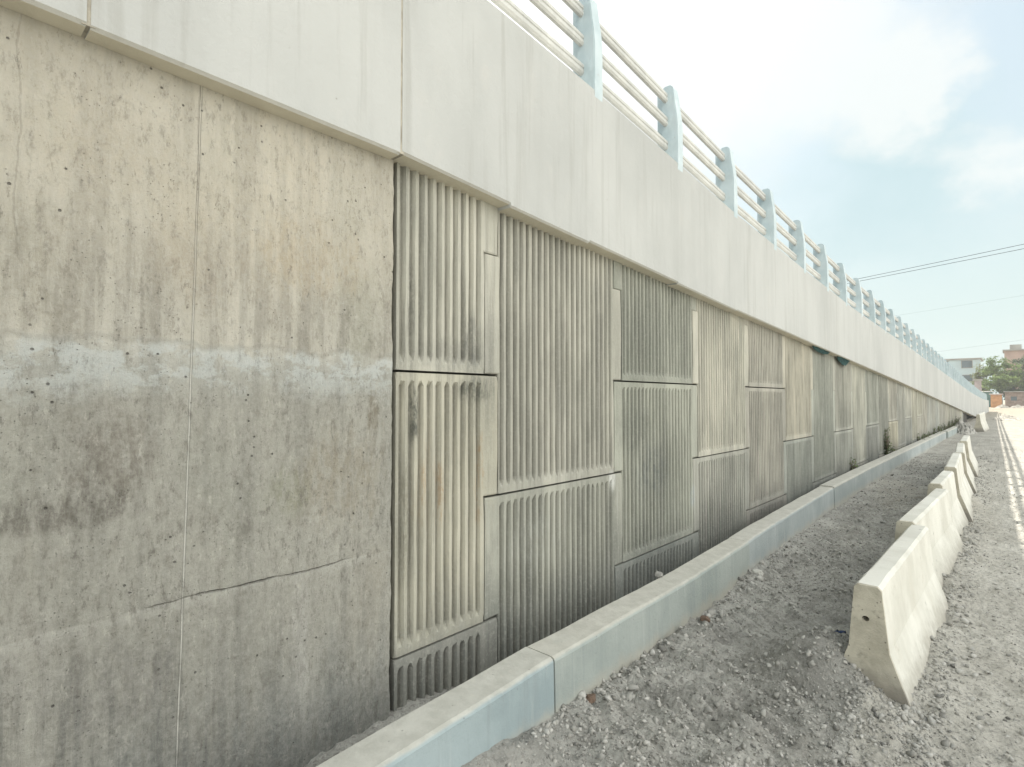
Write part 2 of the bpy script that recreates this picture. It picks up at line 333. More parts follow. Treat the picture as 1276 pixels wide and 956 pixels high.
# ------------------------------------------------------------------ ground
def fbm(x, y, sc, oc=4, seed=0.0):
    h = np.zeros_like(x); a = 1.0; f = sc
    for o in range(oc):
        X = x * f + seed * 13.7 + o * 5.1; Y = y * f - seed * 7.3 + o * 9.7
        xi = np.floor(X); yi = np.floor(Y); fx = X - xi; fy = Y - yi
        fx = fx*fx*(3-2*fx); fy = fy*fy*(3-2*fy)
        def hs(i, j):
            v = np.sin(i * 127.1 + j * 311.7 + 17.3) * 43758.5453; return v - np.floor(v)
        v = (hs(xi,yi)*(1-fx)+hs(xi+1,yi)*fx)*(1-fy) + (hs(xi,yi+1)*(1-fx)+hs(xi+1,yi+1)*fx)*fy
        h += a * (v - .5); a *= .5; f *= 2.03
    return h

def xb(y): return -.62 - .018 * np.clip(y - 4, 0, 22)          # line under the barriers where verge and road meet
KERB = [(-4, -1.74), (.8, -1.76), (2.4, -1.845), (4.2, -1.86), (6.5, -1.97), (9.9, -2.09), (13, -2.115), (26, -2.09), (42, -2.02)]
def kx(y): return np.interp(y, [k[0] for k in KERB], [k[1] for k in KERB])

def ground_h(x, y):
    near = np.clip(1 - (y - 12) / 30, .0, 1)
    h = fbm(x, y, .9, 3, 1) * .05 + fbm(x, y, 5.0, 3, 2) * .034 * near + fbm(x, y, 20, 2, 3) * .020 * near - np.abs(fbm(x, y, 9, 3, 11)) * .036 * near
    verge = np.clip((xb(y) - x) / .2, 0, 1)
    rut = np.abs(np.sin((y * .93 + x * .38) * PI / .125 + fbm(x, y, 2.0, 2, 8) * 3.2)) ** .7 * (1 + 1.6 * fbm(x, y, 6, 2, 9))         # crawler marks in the rubble
    m = np.clip((.62 - abs(x + 1.36)) / .25, 0, 1) * np.clip((y - 2.2) / .6, 0, 1) * np.clip((13 - y) / 3, 0, 1)
    h = h + (rut - .6) * .045 * m
    dk = x - kx(y)
    h = h + .075 * np.exp(-(np.clip(dk, 0, 9) / .16) ** 2) * (y < 45) * (.25 + 1.0 * np.exp(-((y - 1.7) / .55) ** 2) + .35 * (fbm(x * 0, y, .8, 2, 5) + .3))   # dirt banked against the kerb
    h = h + .22 * np.exp(-(((x + .88) / .27) ** 2 + ((y - 3.86) / .36) ** 2)) + .05 * np.exp(-(((x + .68) / .2) ** 2 + ((y - 3.58) / .2) ** 2)) + .05 * np.exp(-(((x + .55) / .35) ** 2 + ((y - 3.2) / .3) ** 2))     # heap at the first barrier's end
    h = h + .06 * np.exp(-((x - xb(y) - .22) / .14) ** 2) * 1.7 * np.clip((y - 3.8) / .5, 0, 1) * (y < 21) * (.5 + fbm(x, y, 1.6, 3, 6)) # ragged dirt along the barriers
    h = h + .05 * np.exp(-((x - xb(y) + .30) / .15) ** 2) * (y > 3.6) * (y < 21) * (.6 + fbm(x, y, 1.6, 3, 7))
    return np.maximum(h, -.06) * np.where(y > 80, .3, 1)

def axis(lo, near0, near1, hi, step, grow=1.12):
    a = list(np.arange(near0, near1, step)); s = step; v = a[-1]
    while v < hi: s *= grow; v += s; a.append(v)
    s = step; v = near0; b = []
    while v > lo: s *= grow; v -= s; b.append(v)
    return np.array(b[::-1] + a)

YS = axis(-60, .9, 13, 900, .024, 1.05)
def sheet(name, dxs, mat, dz=0.0):
    Y, DX = np.meshgrid(YS, dxs, indexing='ij'); X = xb(Y) + DX
    Z = ground_h(X, Y) + dz
    n, m = X.shape; idx = np.arange(n * m).reshape(n, m)
    F = np.stack([idx[:-1,:-1], idx[:-1,1:], idx[1:,1:], idx[1:,:-1]], -1).reshape(-1, 4)
    return link_np(name, np.stack([X, Y, Z], -1).reshape(-1, 3), F, mat, smooth=True)
lx = axis(-700, -1.75, 0.0, -.0001, .024, 1.25); lx = np.append(lx[lx < -.012], 0.0)
rx = axis(.0, 0.0, 1.6, 700, .024, 1.13); rx[0] = 0.0
tag(sheet('ground', lx, M['ground']), kind='structure', label='grey rubble-strewn ground between the kerb and the barriers')
tag(sheet('road', rx, M['road']), kind='structure', label='dusty unpaved road beside the concrete barriers')

# ------------------------------------------------------------------ gravel
def rock_templates(n, sub):
    out = []
    for i in range(n):
        bm = bmesh.new(); R_ = random.Random(i * 31 + sub)
        for k in range(9 if sub == 1 else 15):
            d = Vector((R_.gauss(0,1), R_.gauss(0,1), R_.gauss(0,1))).normalized(); bm.verts.new(d * R_.uniform(.7, 1.0))
        bmesh.ops.convex_hull(bm, input=bm.verts[:]); bmesh.ops.triangulate(bm, faces=bm.faces[:])
        for v in [v for v in bm.verts if not v.link_faces]: bm.verts.remove(v)
        bm.verts.index_update()
        bm.verts.ensure_lookup_table()
        V = np.array([v.co[:] for v in bm.verts]); F = np.array([[v.index for v in f.verts] for f in bm.faces]); bm.free(); out.append((V, F))
    return out
def scatter(name, P, S, mat, sub=1, flat=(.55, .9), tone=None):
    T = rock_templates(8, sub); Vs, Fs, As = [], [], []; off = 0
    kind = rng.integers(0, 8, len(P))
    for k in range(8):
        sel = np.where(kind == k)[0]
        if not len(sel): continue
        V, F = T[k]; n = len(sel)
        ax = rng.uniform(0, 2*PI, n); tl = rng.normal(0, .5, n); tr = rng.normal(0, .5, n)
        sc = np.stack([rng.uniform(.8, 1.35, n), rng.uniform(.7, 1.1, n), rng.uniform(*flat, n)], 1) * S[sel][:, None]
        W = V[None] * sc[:, None, :]
        ca, sa = np.cos(tl)[:, None], np.sin(tl)[:, None]; W = np.stack([W[...,0], W[...,1]*ca - W[...,2]*sa, W[...,1]*sa + W[...,2]*ca], -1)
        ca, sa = np.cos(tr)[:, None], np.sin(tr)[:, None]; W = np.stack([W[...,0]*ca + W[...,2]*sa, W[...,1], -W[...,0]*sa + W[...,2]*ca], -1)
        ca, sa = np.cos(ax)[:, None], np.sin(ax)[:, None]; W = np.stack([W[...,0]*ca - W[...,1]*sa, W[...,0]*sa + W[...,1]*ca, W[...,2]], -1)
        W += P[sel][:, None, :]
        Vs.append(W.reshape(-1, 3)); Fs.append((F[None] + (np.arange(n) * len(V))[:, None, None] + off).reshape(-1, 3)); off += n * len(V)
        t = rng.beta(2.2, 2.2, n) if tone is None else np.clip(rng.normal(tone, .14, n), 0, 1)
        As.append(np.repeat(t, len(V)))
    return link_np(name, np.concatenate(Vs), np.concatenate(Fs), mat, attr=np.concatenate(As))
def sample(n, x0, x1, y0, y1, pw=1.0):
    u = rng.random(n); y = y0 * (y1 / y0) ** u if pw else rng.uniform(y0, y1, n)
    return rng.uniform(0, 1, n) * (x1 - x0) + x0, y
Xs, Ys_, Ss = [], [], []
x, y = sample(52000, -2.0, -.3, 1.3, 22); s_ = np.clip(rng.lognormal(-5.05, .52, len(x)), .0035, .028) * (1 + .02 * y); Xs.append(x); Ys_.append(y); Ss.append(s_)
x, y = sample(14000, -.7, 1.0, 1.3, 26); s_ = np.clip(rng.lognormal(-5.15, .5, len(x)), .0035, .022) * (1 + .02 * y); Xs.append(x); Ys_.append(y); Ss.append(s_)
y = 2.0 * (20/2.0) ** rng.random(800); x = kx(y) + np.abs(rng.normal(0, .10, 800)) + .01; Xs.append(x); Ys_.append(y); Ss.append(np.clip(rng.lognormal(-4.2, .5, 800), .006, .045))
y = 3.2 + np.abs(rng.normal(0, .5, 900)); x = -.65 + rng.normal(0, .3, 900); Xs.append(x); Ys_.append(y); Ss.append(np.clip(rng.lognormal(-4.8, .5, 900), .005, .024))
y = rng.uniform(3.5, 21, 1500); x = xb(y) + .26 + rng.normal(0, .09, 1500); Xs.append(x); Ys_.append(y); Ss.append(np.clip(rng.lognormal(-4.45, .5, 1500), .006, .04))
X = np.concatenate(Xs); Y = np.concatenate(Ys_); S = np.concatenate(Ss)
patch = fbm(X, Y, 1.3, 3, 4); keep = (X > kx(Y) + .012) & (rng.random(len(X)) < np.clip(.75 + patch * 1.4, .12, 1)); X, Y, S = X[keep], Y[keep], S[keep]
Z = ground_h(X, Y) + S * .12
P = np.stack([X, Y, Z], 1)
big = (S > .013) & (Y < 9)
tag(scatter('gravel', P[big], S[big], M['stone'], 2), kind='stuff', label='loose crushed stone lying on the ground')
tag(scatter('gravel', P[~big], S[~big], M['stone'], 1), kind='stuff', label='fine grey gravel strewn over the ground')

# ------------------------------------------------------------------ cast wall left of the panels
bm = bmesh.new()
zs = list(np.linspace(-.2, 3.3, 110))
ys = [-8, -4, -2, -.5] + list(np.linspace(.0, CAST_END, 40))
vv = {}
for i, yy in enumerate(ys):
    for j, zz in enumerate(zs):
        edge = (i == len(ys) - 1)
        dy = nz(zz * 5, 3.3) * .010 + nz(zz * 23, 1.3) * .006 if edge else 0
        dx = nz(yy * 1.4, zz * 1.1, 5) * .004 - (.004 if edge else 0)
        vv[i, j] = bm.verts.new((CAST_X + dx, yy + dy, zz))
for i in range(len(ys) - 1):
    for j in range(len(zs) - 1): bm.faces.new((vv[i,j], vv[i+1,j], vv[i+1,j+1], vv[i,j+1]))
for j in range(len(zs) - 1):                                   # the return into the joint
    a, b = vv[len(ys)-1, j], vv[len(ys)-1, j+1]
    c = bm.verts.new(b.co + Vector((-.45, .0, 0))); d = bm.verts.new(a.co + Vector((-.45, 0, 0))); bm.faces.new((a, d, c, b))
bmesh.ops.remove_doubles(bm, verts=bm.verts, dist=1e-5)
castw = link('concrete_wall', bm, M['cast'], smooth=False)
tag(castw, 'stained smooth cast concrete wall with a pale horizontal repair band, left of the ribbed panels', 'concrete wall', kind='thing')

# ------------------------------------------------------------------ retaining wall of T-shaped ribbed panels
G = .013                                                       # joint
def panel_bm(a, b, lwing=True, rwing=True, extra=0.0):
    """front faces +x at x = 0; a..b is the column, z 0..1.5; upper half wide"""
    h = .060
    nl = a + (h if lwing else 0) + G/2; nr = b - (h if rwing else 0) - G/2
    wl = a - (h if lwing else 0) + G/2; wr = b + (h if rwing else 0) - G/2
    z0, z1, zm = G/2, PW - G/2, .75 + G/2
    D = .028
    ri0, ri1 = nl + (.008 if lwing else .018), nr - .008
    n = max(3, round((ri1 - ri0) / .0645)); p = (ri1 - ri0) / n
    us = [(wl, 0)] if lwing else []
    us += [(nl, 0), (ri0, 0)]
    for k in range(n):
        u = ri0 + k * p
        us += [(u + .012, .95), (u + .021, 1), (u + .030, .95), (u + .042, 0)]
        if k < n - 1: us += [(u + p - .010, -.07), (u + p, 0)]
    us += [(ri1 + .002, 0), (nr, 0)] + ([(wr, 0)] if rwing else [])
    zz = [(z0, 0), (z0 + .045, 0), (z0 + .088, 1)] + [(z0 + .10 + (zm - z0 - .10) * q / 4, 1) for q in (1, 2, 3)] + [(zm, 1)] + ([(zm + .25, 1), (zm + .5, 1), (PW + G/2, 1), (PW + .5, 1), (PW + extra, 1)] if extra else [(zm + .22, 1), (zm + .44, 1), (z1 - .072, 1), (z1 - .042, 0), (z1, 0)])
    bm = bmesh.new(); V = {}
    def v(i, j):
        if (i, j) not in V:
            jit = .0022 if 1 < i < len(us) - 2 and 0 < j < len(zz) - 1 else 0
            V[i, j] = bm.verts.new((-D * us[i][1] * zz[j][1] + random.uniform(-1, 1) * jit * .6, us[i][0] + random.uniform(-1, 1) * jit, zz[j][0] + random.uniform(-1, 1) * jit * 3))
        return V[i, j]
    for i in range(len(us) - 1):
        for j in range(len(zz) - 1):
            mid = (us[i][0] + us[i+1][0]) / 2
            if (zz[j+1][0] <= zm + 1e-6 or zz[j][0] >= PW) and (mid < nl or mid > nr): continue
            bm.faces.new((v(i,j), v(i+1,j), v(i+1,j+1), v(i,j+1)))
    be = [e for e in bm.edges if e.is_boundary]
    bmesh.ops.recalc_face_normals(bm, faces=bm.faces)
    if sum(f.normal.x for f in bm.faces) < 0: bmesh.ops.reverse_faces(bm, faces=bm.faces)
    r = bmesh.ops.extrude_edge_only(bm, edges=be)
    for e in r['geom']:
        if isinstance(e, bmesh.types.BMVert): e.co.x = -.10
    bmesh.ops.bevel(bm, geom=be, offset=.011, segments=2, profile=.5, affect='EDGES')
    for vtx in bm.verts:                                        # worn, slightly uneven arrises
        if vtx.co.x < -.001 and vtx.co.x > -.02: vtx.co.y += random.uniform(-.0015, .0015); vtx.co.z += random.uniform(-.0015, .0015)
    return bm
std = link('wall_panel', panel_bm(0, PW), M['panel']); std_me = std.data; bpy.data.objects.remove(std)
rw = empty('retaining_wall', (WALL_X, CAST_END, 0))
tag(rw, 'long retaining wall of interlocking vertically ribbed concrete panels under the ramp parapet', 'retaining wall', kind='thing')
TINT = {('A',0):(1.08,1.06,1.0),('A',-2):(1.10,1.05,.92),('A',-4):(.85,.83,.80),('B',-1):(1.05,1.03,.98),('B',-3):(.88,.90,.85),('C',0):(.66,.70,.66),('C',-2):(.84,.88,.82),('C',-4):(.70,.76,.78),
        ('D',-1):(1.16,1.12,1.04),('D',-3):(.90,.90,.88),('E',0):(.88,.84,.80),('E',-2):(.95,.90,.86),('E',-4):(.8,.74,.72),('F',-1):(1.22,1.13,1.0),('F',-3):(.80,.86,.86),('G',-2):(.76,.81,.79),('G',-4):(.70,.73,.73),
        ('H',-1):(.82,.82,.79),('H',-3):(.80,.83,.83),('I',-2):(1.16,1.16,1.10),('J',-1):(.78,.82,.80),('J',-3):(.68,.70,.72),('K',-2):(.72,.74,.72),('L',-3):(1.2,1.1,.9),('N',-2):(1.2,1.12,.92),('O',-1):(.8,.8,.78),('P',-2):(1.08,1.08,.85)}
ncol = 30; count = 0; panel_objs = []
def cut_mesh(bm, zoff, yoff):
    """trim a panel along the underside of the parapet"""
    s0 = lerp(BOT, yoff) + .10 - zoff; s1 = lerp(BOT, yoff + PW) + .10 - zoff
    nrm = Vector((0, -(s1 - s0), PW)).normalized()
    bmesh.ops.bisect_plane(bm, geom=bm.verts[:] + bm.edges[:] + bm.faces[:], plane_co=(0, 0, s0), plane_no=nrm, clear_outer=True)
    return bm
for ci in range(ncol + 1):
    y0 = PY0 + (ci - 1) * PW                                    # column A (ci 0) is a part column against the cast wall
    for k in range(-3, 3):
        lev = 2 * k - (1 if ci % 2 else 0); zb = PZ0 + lev * .75
        c0, c1 = lerp(BOT, y0), lerp(BOT, y0 + PW); cm = (c0 + c1) / 2
        if zb + PW < .12: continue
        if zb > cm - .02 or (cm - zb < .72 and zb > .4): continue      # no separate slivers below the coping: the panel beneath runs on up
        extra = 1.0 if (cm - (zb + PW) < .72) and (cm > zb + PW - .02) else 0.0
        crosses = extra or zb + PW > min(c0, c1) + .10
        if ci == 0:
            bm = panel_bm(CAST_END + .028 - y0, PW, False, True, extra)
            if crosses: cut_mesh(bm, zb, y0)
            o = link('wall_panel', bm, M['panel'])
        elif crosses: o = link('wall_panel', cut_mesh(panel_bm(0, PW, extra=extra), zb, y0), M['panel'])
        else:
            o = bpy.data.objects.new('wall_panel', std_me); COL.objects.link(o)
        o.parent = rw
        o.location = (random.uniform(-.004, .004), y0 - CAST_END, zb)
        t = TINT.get((chr(65 + ci), lev))
        if t is None:
            g = random.uniform(.78, 1.10); w = random.uniform(-.05, .07); t = (g * (1 + w), g, g * (1 - w)) if random.random() < .8 else (g*1.16, g*1.12, g*1.0)
        gm = (t[0] + t[1] + t[2]) / 3; t = [(.93 + (gm - .93) * .75) * (1 + (q / gm - 1) * .6) for q in t]
        o.color = (*t, 1)
    if lerp(BOT, y0) < .3: break
# dark earth fill right behind the joints
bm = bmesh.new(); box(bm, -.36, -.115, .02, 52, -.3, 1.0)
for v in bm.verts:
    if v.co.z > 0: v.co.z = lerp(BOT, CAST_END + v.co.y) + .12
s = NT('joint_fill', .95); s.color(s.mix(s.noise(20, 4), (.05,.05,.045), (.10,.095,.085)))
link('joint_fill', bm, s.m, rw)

# small details hanging at the soffit
def rag(name, y0, y1, depth, label):
    bm = bmesh.new(); n, m = 14, 6; V = {}
    for i in range(n + 1):
        u = i / n; yy = y0 + (y1 - y0) * u; zt = lerp(BOT, yy) + .005
        for j in range(m + 1):
            w = j / m; dz = depth * w * (.25 + .75 * math.sin(PI * u) ** .8 + .25 * nz(u * 7, y0))
            V[i,j] = bm.verts.new((PAR_X - .035 + .03 * nz(u * 9, w * 4, y0) - .02 * w, yy, zt - dz))
    for i in range(n):
        for j in range(m): bm.faces.new((V[i,j], V[i+1,j], V[i+1,j+1], V[i,j+1]))
    bmesh.ops.solidify(bm, geom=bm.faces[:], thickness=.004)
    return tag(link(name, bm, M['teal'], smooth=True), label, 'netting', 'scraps of netting under the parapet')
rag('netting_scrap', 9.8, 10.9, .075, 'longer flat scrap of dark teal netting caught under the parapet edge')
rag('netting_scrap', 11.5, 12.5, .13, 'sagging looped scrap of dark teal netting hanging below the parapet edge')

# ------------------------------------------------------------------ parapet
pr = empty('ramp_parapet', (PAR_X, 0, 0)); tag(pr, 'smooth pale concrete parapet running down along the top of the ribbed wall', 'parapet')
joints = [-8, -3, .423, 1.72, 99]
steps = [1.72, 2.56, 3.43, 4.9, 6.40, 9.5]
_old = [-8, -3, .423, 1.72, 3.43, 5.0, 6.40, 9.5, 12.6, 15.7, 18.8, 22, 25, 28, 31, 34, 37, 40, 44, 48, 52, 56, 60, 66, 72, 78, 84, 90, 99]
def parapet_seg(a, b, dxo, dzb, gap):
    bm = bmesh.new(); n = max(2, int((b - a) / .5)); prev = None
    ys = [a + gap/2 + (b - a - gap) * i / n for i in range(n + 1)]
    if b > 50: ys = sorted([y for y in ys if all(abs(y - t) > .03 for t in steps)] + [t + e for t in steps[1:] for e in (-.012, -.004, .004)] + [a + gap/2])
    for yy in ys:
        if b > 50: dzb = [0, .009, -.008, .006, -.005, .004, 0][sum(yy > t for t in steps)]
        zb, zt = lerp(BOT, yy) + dzb, lerp(TOP, yy); ch = .012
        ring = [(-.30, zb + .02), (-.12, zb), (-ch, zb), (0, zb + ch), (0, zt - ch), (-ch, zt), (-.24, zt), (-.30, zt - ch)]
        ring = [bm.verts.new((x + (dxo if x > -.25 else 0) + .0015 * nz(yy * 1.3, z * 2), yy, z)) for x, z in ring]
        if prev:
            for k in range(8): bm.faces.new((prev[k], prev[(k+1) % 8], ring[(k+1) % 8], ring[k]))
        else: bm.faces.new(ring)
        prev = ring
    bm.faces.new(prev[::-1]); bmesh.ops.recalc_face_normals(bm, faces=bm.faces)
    return bm
for i, (a, b) in enumerate(zip(joints, joints[1:])):
    gap = .012
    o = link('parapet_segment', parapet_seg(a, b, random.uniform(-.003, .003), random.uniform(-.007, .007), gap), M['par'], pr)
# mortar filling set back in the open joints
mort = flat_mat('joint_mortar', (.36,.335,.28), .95, .25, 14)
for y in joints[1:-1]:
    if y > 1.75: break
    bm = bmesh.new(); e = .003; box(bm, -.27, -e, y - .02, y + .02, lerp(BOT, y) + .005, lerp(TOP, y) - .03)
    link('joint_mortar', bm, mort if y < 1.8 else M['par'], pr)

# ramp body and deck behind the parapet
bm = bmesh.new(); prev = None
for yy in list(np.arange(-8, 100, 2)):
    zt = lerp(TOP, yy) - 1.0
    r = [bm.verts.new(p) for p in ((WALL_X - .40, yy, -.3), (WALL_X - .40, yy, zt), (-11.2, yy, zt), (-11.2, yy, -.3))]
    if prev:
        for k in range(4): bm.faces.new((prev[k], prev[(k+1) % 4], r[(k+1) % 4], r[k]))
    else: bm.faces.new(r)
    prev = r
bm.faces.new(prev[::-1]); bmesh.ops.recalc_face_normals(bm, faces=bm.faces)
tag(link('ramp_road', bm, M['asphalt']), kind='structure', label='asphalt carriageway on the ramp behind the parapet')

# ------------------------------------------------------------------ railing
rl = empty('railing', (PAR_X, 0, 0)); tag(rl, 'pale teal metal railing with curved posts and three rails on top of the ramp parapet', 'railing')
PH = .775
def post_bm():
    bm = bmesh.new(); H = PH
    def prism(prof, y0, y1):
        A = [bm.verts.new((x, y0, z)) for x, z in prof]; B = [bm.verts.new((x, y1, z)) for x, z in prof]; n = len(prof)
        bm.faces.new(A); bm.faces.new(B[::-1])
        for k in range(n): bm.faces.new((A[k], B[k], B[(k+1) % n], A[(k+1) % n]))
    prism([(-.160,-.04),(-.003,-.08),(.003,0),(.003,.48*H),(-.002,.56*H),(-.011,.66*H),(-.024,.77*H),(-.034,.88*H),(-.045,.965*H),(-.070,1.0*H),(-.130,1.0*H),(-.160,.965*H)], -.058, .058)
    prism([(-.215,-.03),(-.158,-.03),(-.158,.955*H),(-.175,.98*H),(-.20,.98*H),(-.215,.955*H)], -.036, .036)
    bmesh.ops.recalc_face_normals(bm, faces=bm.faces)
    bmesh.ops.bevel(bm, geom=[e for e in bm.edges if e.calc_face_angle(0) > .8], offset=.006, segments=2, affect='EDGES')
    return bm
PY = [3.556 - 1.43 * 3, 3.556 - 1.43 * 2, 3.556 - 1.43, 3.556, 4.96, 6.385, 7.81, 9.234, 10.66, 12.09, 13.56, 15.05]
while PY[-1] < 92: PY.append(PY[-1] + 1.48)
p0 = None
for yy in PY:
    z = lerp(TOP, yy)
    if p0 is None: p0 = o = link('post', post_bm(), M['post'], rl)
    else: o = p0.copy(); COL.objects.link(o); o.parent = rl
    o.location = (0, yy, z - .012)
for hz in (.185, .415, .645):
    bm = bmesh.new(); prev = None
    prof = [(-.022,-.030),(-.010,-.040),(.012,-.040),(.024,-.028),(.024,-.008),(.017,-.003),(.017,.003),(.024,.008),(.024,.028),(.012,.040),(-.010,.040),(-.022,.030)]
    for yy in [-4] + [t[0] for t in TOP if -4 < t[0] < 92] + [92]:
        z = lerp(TOP, yy) + hz
        r = [bm.verts.new((-.118 + x, yy, z + q * 1.15)) for x, q in prof]
        if prev:
            for k in range(12): bm.faces.new((prev[k], prev[(k+1) % 12], r[(k+1) % 12], r[k]))
        else: bm.faces.new(r)
        prev = r
    bm.faces.new(prev[::-1]); bmesh.ops.recalc_face_normals(bm, faces=bm.faces)
    link('rail', bm, M['rail'], rl)

# ------------------------------------------------------------------ kerb
def kerb_bm(a, b, hh=.32, w=.205, dx=0.0):
    bm = bmesh.new(); n = max(2, int((b - a) / .12)) if b < 14 else max(2, int((b - a) / .6)); prev = None
    for i in range(n + 1):
        yy = a + .004 + (b - a - .008) * i / n; x = float(kx(yy)) + dx + .003 * nz(yy * 2.1, 4); c = .022
        ht = hh + .005 * nz(yy * 1.7, 9)
        ring = [(x + .012, -.2), (x + .004, .06), (x, ht - c), (x - c * .35, ht - c * .3), (x - c, ht), (x - w + .012, ht + .002), (x - w, ht - .012), (x - w, -.2)]
        ring = [bm.verts.new((px + .0025 * nz(yy * 11, pz * 9), yy, pz + .0018 * nz(yy * 14, px * 9))) for px, pz in ring]
        if prev:
            for k in range(8): bm.faces.new((prev[k], prev[(k+1) % 8], ring[(k+1) % 8], ring[k]))
        else: bm.faces.new(ring)
        prev = ring
    bm.faces.new(prev[::-1]); bmesh.ops.recalc_face_normals(bm, faces=bm.faces); return bm
for a, b, dx, t, lab in ((-3.5, 2.395, 0, (.92,1.02,1.06), 'nearest kerb section, bluish grey, with a pale top below the cast wall'),
                         (2.395, 5.6, .004, (1.0,1.02,.97), 'greenish grey kerb section with pale vertical streaks just past the first joint'),
                         (5.6, 9.85, -.003, (1.02,1.05,1.06), 'plain grey kerb section beside the nearest white barriers'),
                         (9.85, 29.5, .004, (1.03,1.05,1.05), 'long far kerb section with weeds behind it, ending at a dark gap'),
                         (29.85, 41.5, .05, (.98,1.02,1.0), 'last short kerb section beyond the dark gap, ending at the rubble heap')):
    o = link('kerb', kerb_bm(a, b, .32 if b < 20 else .34, .205, dx), M['kerb']); o.color = (*t, 1)
    tag(o, lab, 'kerb', 'kerb sections along the wall')
# earth strip between kerb and wall
bm = bmesh.new(); prev = None
for yy in list(np.linspace(-3, 14, 90)) + list(np.linspace(14.5, 42, 60)):
    x0, x1 = WALL_X - .02, float(kx(yy)) - .19; zz = .0 + .03 * nz(yy * 2, 1)
    r = [bm.verts.new((x0 + (x1 - x0) * t, yy, zz + .02 * nz(yy * 6, t * 3) + .03 * (1 - t))) for t in (0, .33, .66, 1)]
    if prev:
        for k in range(3): bm.faces.new((prev[k], r[k], r[k+1], prev[k+1]))
    prev = r
tag(link('soil_strip', bm, M['ground']), kind='structure', label='strip of soil between kerb and wall')

# ------------------------------------------------------------------ barriers
def barrier(L, hh, label, x, y, ang, sink, grp='white concrete barriers along the road', rx=0.0, rough=0.0):
    root = empty('concrete_barrier', (x, y, -sink), ang); root.rotation_euler = (rx, 0, ang)
    tag(root, label, 'barrier', grp)
    tw, kw, bw = .068, .100, .235; k = hh / .80
    prof = [(-bw, 0), (-bw, .06), (-kw, .44 * k), (-tw, hh - .02), (-tw + .02, hh), (tw - .02, hh), (tw, hh - .02), (kw, .44 * k), (bw, .06), (bw, 0)]
    bm = bmesh.new(); n = 40; prev = None; rings = []
    for i in range(n + 1):
        u = .012 + (L - .024) * i / n
        r = [bm.verts.new((px * (1 - (.10 * max(0, nz(u * 13 + y, px * 9, 4) - .25) if pz > hh - .04 else 0)) + .003 * nz(u * 3 + y, pz * 5, px * 3) + .002 * nz(u * 17, pz * 15, y), u, pz + .003 * nz(u * 5 + y, px * 9) - (.012 * max(0, nz(u * 11, px * 20, y) - .2) if pz > hh - .04 else 0))) for px, pz in prof]
        if prev:
            for q in range(len(prof)): bm.faces.new((prev[q], prev[(q+1) % len(prof)], r[(q+1) % len(prof)], r[q]))
        prev = r; rings.append(r)
    bmesh.ops.recalc_face_normals(bm, faces=bm.faces)
    if sum(f.normal.z * f.calc_center_median().z for f in bm.faces) < 0: bmesh.ops.reverse_faces(bm, faces=bm.faces)
    link('body', bm, M['bar'], root)
    for far in (0, 1):                                          # end faces with a lifting hole through the near one
        bm = bmesh.new(); yy = 0 if not far else L; yb = .012 if not far else L - .012
        outer = [bm.verts.new((px * .985, yy, pz * .992 + .002)) for px, pz in prof]
        oe = [bm.edges.new((outer[i], outer[(i+1) % len(outer)])) for i in range(len(outer))]
        hc = (-.012, hh * .76); hv = [bm.verts.new((hc[0] + .019 * math.cos(t), yy, hc[1] + .016 * math.sin(t))) for t in np.linspace(0, 2*PI, 14, endpoint=False)]
        he = [bm.edges.new((hv[i], hv[(i+1) % 14])) for i in range(14)]
        bmesh.ops.triangle_fill(bm, edges=oe + he, use_beauty=True)
        back = [bm.verts.new((px, yb, pz)) for px, pz in prof]
        for i in range(len(outer)): bm.faces.new((outer[i], outer[(i+1) % len(outer)], back[(i+1) % len(back)], back[i]))
        inn = [bm.verts.new((v.co.x, yy + (.09 if not far else -.09), v.co.z)) for v in hv]
        for i in range(14): bm.faces.new((hv[i], inn[i], inn[(i+1) % 14], hv[(i+1) % 14]))
        bm.faces.new(inn)
        bmesh.ops.recalc_face_normals(bm, faces=bm.faces)
        link('end_face', bm, M['barend'], root)
    return root
# near end (centre of the top), far end
BARS = [((-.632, 3.74), (-.600, 5.80), .80, .16, 'nearest white concrete barrier, whose grey end with a round hole stands in a dirt heap'),
        ((-.700, 5.86), (-.632, 8.26), .80, .15, 'second nearest white barrier, shifted towards the wall behind the nearest one'),
        ((-.700, 8.36), (-.688, 9.98), .80, .11, 'third barrier from the front, a short white one between two longer neighbours'),
        ((-.664, 10.04), (-.752, 12.80), .80, .06, 'fourth barrier from the front, white, its end standing out slightly towards the road'),
        ((-.716, 12.88), (-.852, 15.70), .80, .06, 'white barrier just in front of the farthest one of the close row'),
        ((-.808, 15.78), (-.870, 18.3), .82, .04, 'farthest white barrier of the close row, just before the open gap')]
for (x0, y0), (x1, y1), hh, sink, lab in BARS:
    L = math.hypot(x1 - x0, y1 - y0); barrier(L, hh, lab, x0, y0, -math.atan2(x1 - x0, y1 - y0), sink)
barrier(2.4, .95, 'lone pale barrier standing askew by the rubble heap at the end of the kerb', -1.32, 38.0, -.06, .05, rx=.03)

